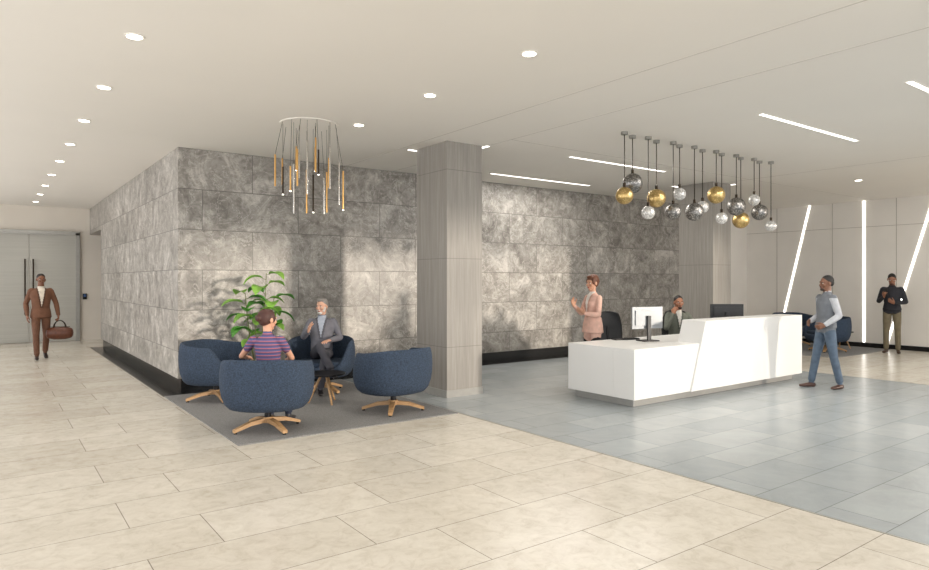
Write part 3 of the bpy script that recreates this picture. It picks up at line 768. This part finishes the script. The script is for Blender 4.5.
st=dict(hem=True,hairstyle='short',sleeve='long',mats=dict(skin=skinm('skin_deep',118,80,60),hair=mat('hair_black2',c(22,19,18),0.6),lip=lipm('lip_c',105,62,54),beard=mat('stubble',c(56,40,32),0.7),
  top=cloth('grey_vest',104,108,114),sleeve=cloth('white_shirt',176,178,183),collar=cloth('white_shirt2',190,192,196),pants=cloth('blue_jeans',80,95,112,.2),shoe=mat('brown_shoe',c(72,46,36),0.4),eye=EYE,iris=IRIS),beard='goatee')
J=stand(N=(0,-.03,1.46),H=(0,-.005,1.625),KR=(.10,.09,.50),AR=(.12,.16,.09),KL=(-.10,-.06,.50),AL=(-.12,-.15,.09),TR=(.25,1,0),TL=(-.3,1,0),
  ER=(.22,-.05,1.13),WR=(.17,.15,1.02),FR=(-.5,.75,-.2),nR=(-.7,-.4,-.1),EL=(-.22,-.07,1.13),WL=(-.19,.14,.99),FL=(.4,.8,-.35),nL=(.8,-.3,-.1),cL=.7,cR=.6,pitch=-2,yaw=-4)
person('man_in_grey_vest',(10.31,4.75,0),math.radians(58),0.985,J,st)

st=dict(hem=True,hairstyle='short',mats=dict(skin=skinm('skin_mid',150,104,80),hair=mat('hair_black3',c(24,20,18),0.6),lip=lipm('lip_d',140,84,74),beard=mat('beard_dark',c(52,38,30),0.7),
  top=cloth('black_sweater',42,42,48),pants=cloth('olive_chinos',116,106,84),shirt=cloth('black_sweater2',42,42,48),shoe=mat('tan_boot',c(74,52,38),0.5),eye=EYE,iris=IRIS),beard='goatee')
J=stand(H=(0,.04,1.615),pitch=-24,yaw=8,ER=(.25,-.02,1.13),WR=(.13,.25,1.24),FR=(-.15,.4,.8),nR=(-.6,-.7,.2),cR=.75,EL=(-.25,-.03,1.12),WL=(-.06,.20,1.10),FL=(.8,.3,.5),nL=(.2,-.8,.5),cL=.6)
person('man_with_phone',(16.48,6.15,0.0),math.radians(105),1.03,J,st)
mb=MB(); R=Matrix.Rotation(math.radians(-25),3,'X'); mb.box((-0.038,-0.004,-0.075),(0.038,0.004,0.075),0,R,(0,0,0)); mb.box((-0.034,-0.0048,-0.07),(0.034,-0.004,0.07),1,R,(0,0,0))
ph=mb.obj('smartphone',[M['plastic'],M['screen']],smooth=False,bevel=0.003)
a=math.radians(105); lp=V((0.095,0.29,1.35))*1.03
ph.location=(16.48+lp.x*math.cos(a)-lp.y*math.sin(a),6.15+lp.x*math.sin(a)+lp.y*math.cos(a),lp.z); ph.rotation_euler=(0,0,a)

def sit(**kw):
    J=dict(stand=False,P=(0,-.10,.57),N=(0,-.17,1.08),H=(0,-.13,1.245),
     SR=(.178,-.17,1.02),SL=(-.178,-.17,1.02),ER=(.25,-.12,.76),EL=(-.25,-.12,.76),WR=(.22,.12,.70),WL=(-.22,.12,.70),
     KR=(.12,.36,.57),KL=(-.12,.36,.57),AR=(.12,.40,.11),AL=(-.12,.40,.11),TR=(.15,1,0),TL=(-.15,1,0),
     FR=(-.1,1,-.2),FL=(.1,1,-.2),nR=(0,0,-1),nL=(0,0,-1),cR=.3,cL=.3)
    J.update(kw); return J
st=dict(female=True,hairstyle='bun',sleeve='short',collar=False,mats=dict(skin=skinm('skin_light',214,162,134),hair=mat('hair_redbrown',c(72,42,36),0.55),lip=lipm('lip_e',180,92,84),
  top=stripes_mat(),pants=cloth('dark_jeans',44,52,72),shoe=mat('dark_sneaker',c(60,58,60),0.5),eye=EYE,iris=IRIS))
J=sit(SR=(.155,-.17,1.03),SL=(-.155,-.17,1.03),EL=(-.32,-.06,.83),WL=(-.36,.16,.80),FL=(0,1,-.15),ER=(.22,.02,.80),WR=(.10,.22,.74),AR=(.10,.30,.11),AL=(-.10,.28,.11),yaw=-38,pitch=-2)
person('seated_woman_in_striped_top',(2.52,7.04,RZ),math.radians(-37),0.97,J,st)
st=dict(jacket=True,hairstyle='quiff',beard='full',paint=vfront(0.80,1.08,0.060,-0.2),mats=dict(skin=skinm('skin_fair',206,160,136),hair=mat('hair_grey',c(130,126,122),0.6),lip=lipm('lip_f',168,100,90),beard=mat('beard_white',c(205,200,195),0.8),
  top=cloth('grey_blazer',108,108,116),lapel=cloth('grey_lapel',84,84,92),pants=cloth('grey_trousers',66,66,74),shirt=cloth('blue_shirt',160,168,182),shoe=mat('black_shoe2',c(26,24,26),0.35),eye=EYE,iris=IRIS))
J=sit(KR=(-.02,.36,.69),AR=(-.20,.50,.38),TR=(-.35,.9,-.25),KL=(-.10,.37,.58),AL=(-.04,.42,.11),
  ER=(.26,-.06,.80),WR=(.16,.16,.90),FR=(-.2,.5,.8),nR=(-.7,.2,.1),EL=(-.27,-.10,.78),WL=(-.14,.14,.76),FL=(.5,.8,-.05),nL=(0,0,-1),yaw=-28,pitch=-3)
person('seated_man_in_grey_blazer',(3.95,8.98,RZ),math.radians(150),1.0,J,st)
st=dict(jacket=True,hairstyle='short',paint=vfront(0.82,1.09,0.05,-0.2),mats=dict(skin=skinm('skin_olive',156,108,82),hair=mat('hair_black4',c(28,22,20),0.6),lip=lipm('lip_g',140,80,70),beard=mat('beard_black',c(44,34,28),0.8),
  top=cloth('olive_jacket',104,108,98),lapel=cloth('olive_lapel',84,88,80),pants=cloth('black_trousers2',34,34,36),shirt=cloth('white_tee',215,212,205),shoe=mat('black_shoe3',c(26,24,26),0.35),eye=EYE,iris=IRIS),beard='goatee')
J=sit(N=(0,-.08,1.09),H=(0,-.02,1.255),SR=(.178,-.08,1.03),SL=(-.178,-.08,1.03),ER=(.25,.12,.81),WR=(.12,.10,1.06),FR=(-.3,-.1,.9),nR=(-.6,-.7,.1),cR=.6,EL=(-.27,.10,.80),WL=(-.14,.33,.81),FL=(.5,.8,-.05),yaw=5,pitch=-3)
rx,ry,ra=9.80,7.0,math.radians(140)
office_chair((rx+0.05,ry+0.03,0),ra)
person('seated_receptionist',(rx,ry,0),ra,1.0,J,st)

# ------------------------------------------------------------ lighting
w=bpy.data.worlds.new('sky'); scene.world=w; w.use_nodes=True
bg=w.node_tree.nodes['Background']; bg.inputs['Color'].default_value=(0.97,0.98,1.0,1); bg.inputs['Strength'].default_value=2.55
sun=bpy.data.lights.new('sun','SUN'); sun.energy=2.1; sun.angle=math.radians(3.5); sun.color=(1,0.88,0.74)
so=bpy.data.objects.new('sun',sun); scene.collection.objects.link(so)
d=V((-0.42,0.90,-0.085)).normalized(); so.rotation_euler=d.to_track_quat('-Z','Y').to_euler()

# ------------------------------------------------------------ camera
cam=bpy.data.cameras.new('camera'); co=bpy.data.objects.new('camera',cam); scene.collection.objects.link(co)
cam.sensor_width=36; cam.sensor_fit='HORIZONTAL'; cam.lens=25.19; cam.shift_y=-5/929; cam.clip_start=0.05
co.location=(0,0,1.65); co.rotation_euler=(math.radians(90),0,math.radians(-36.2))
scene.camera=co
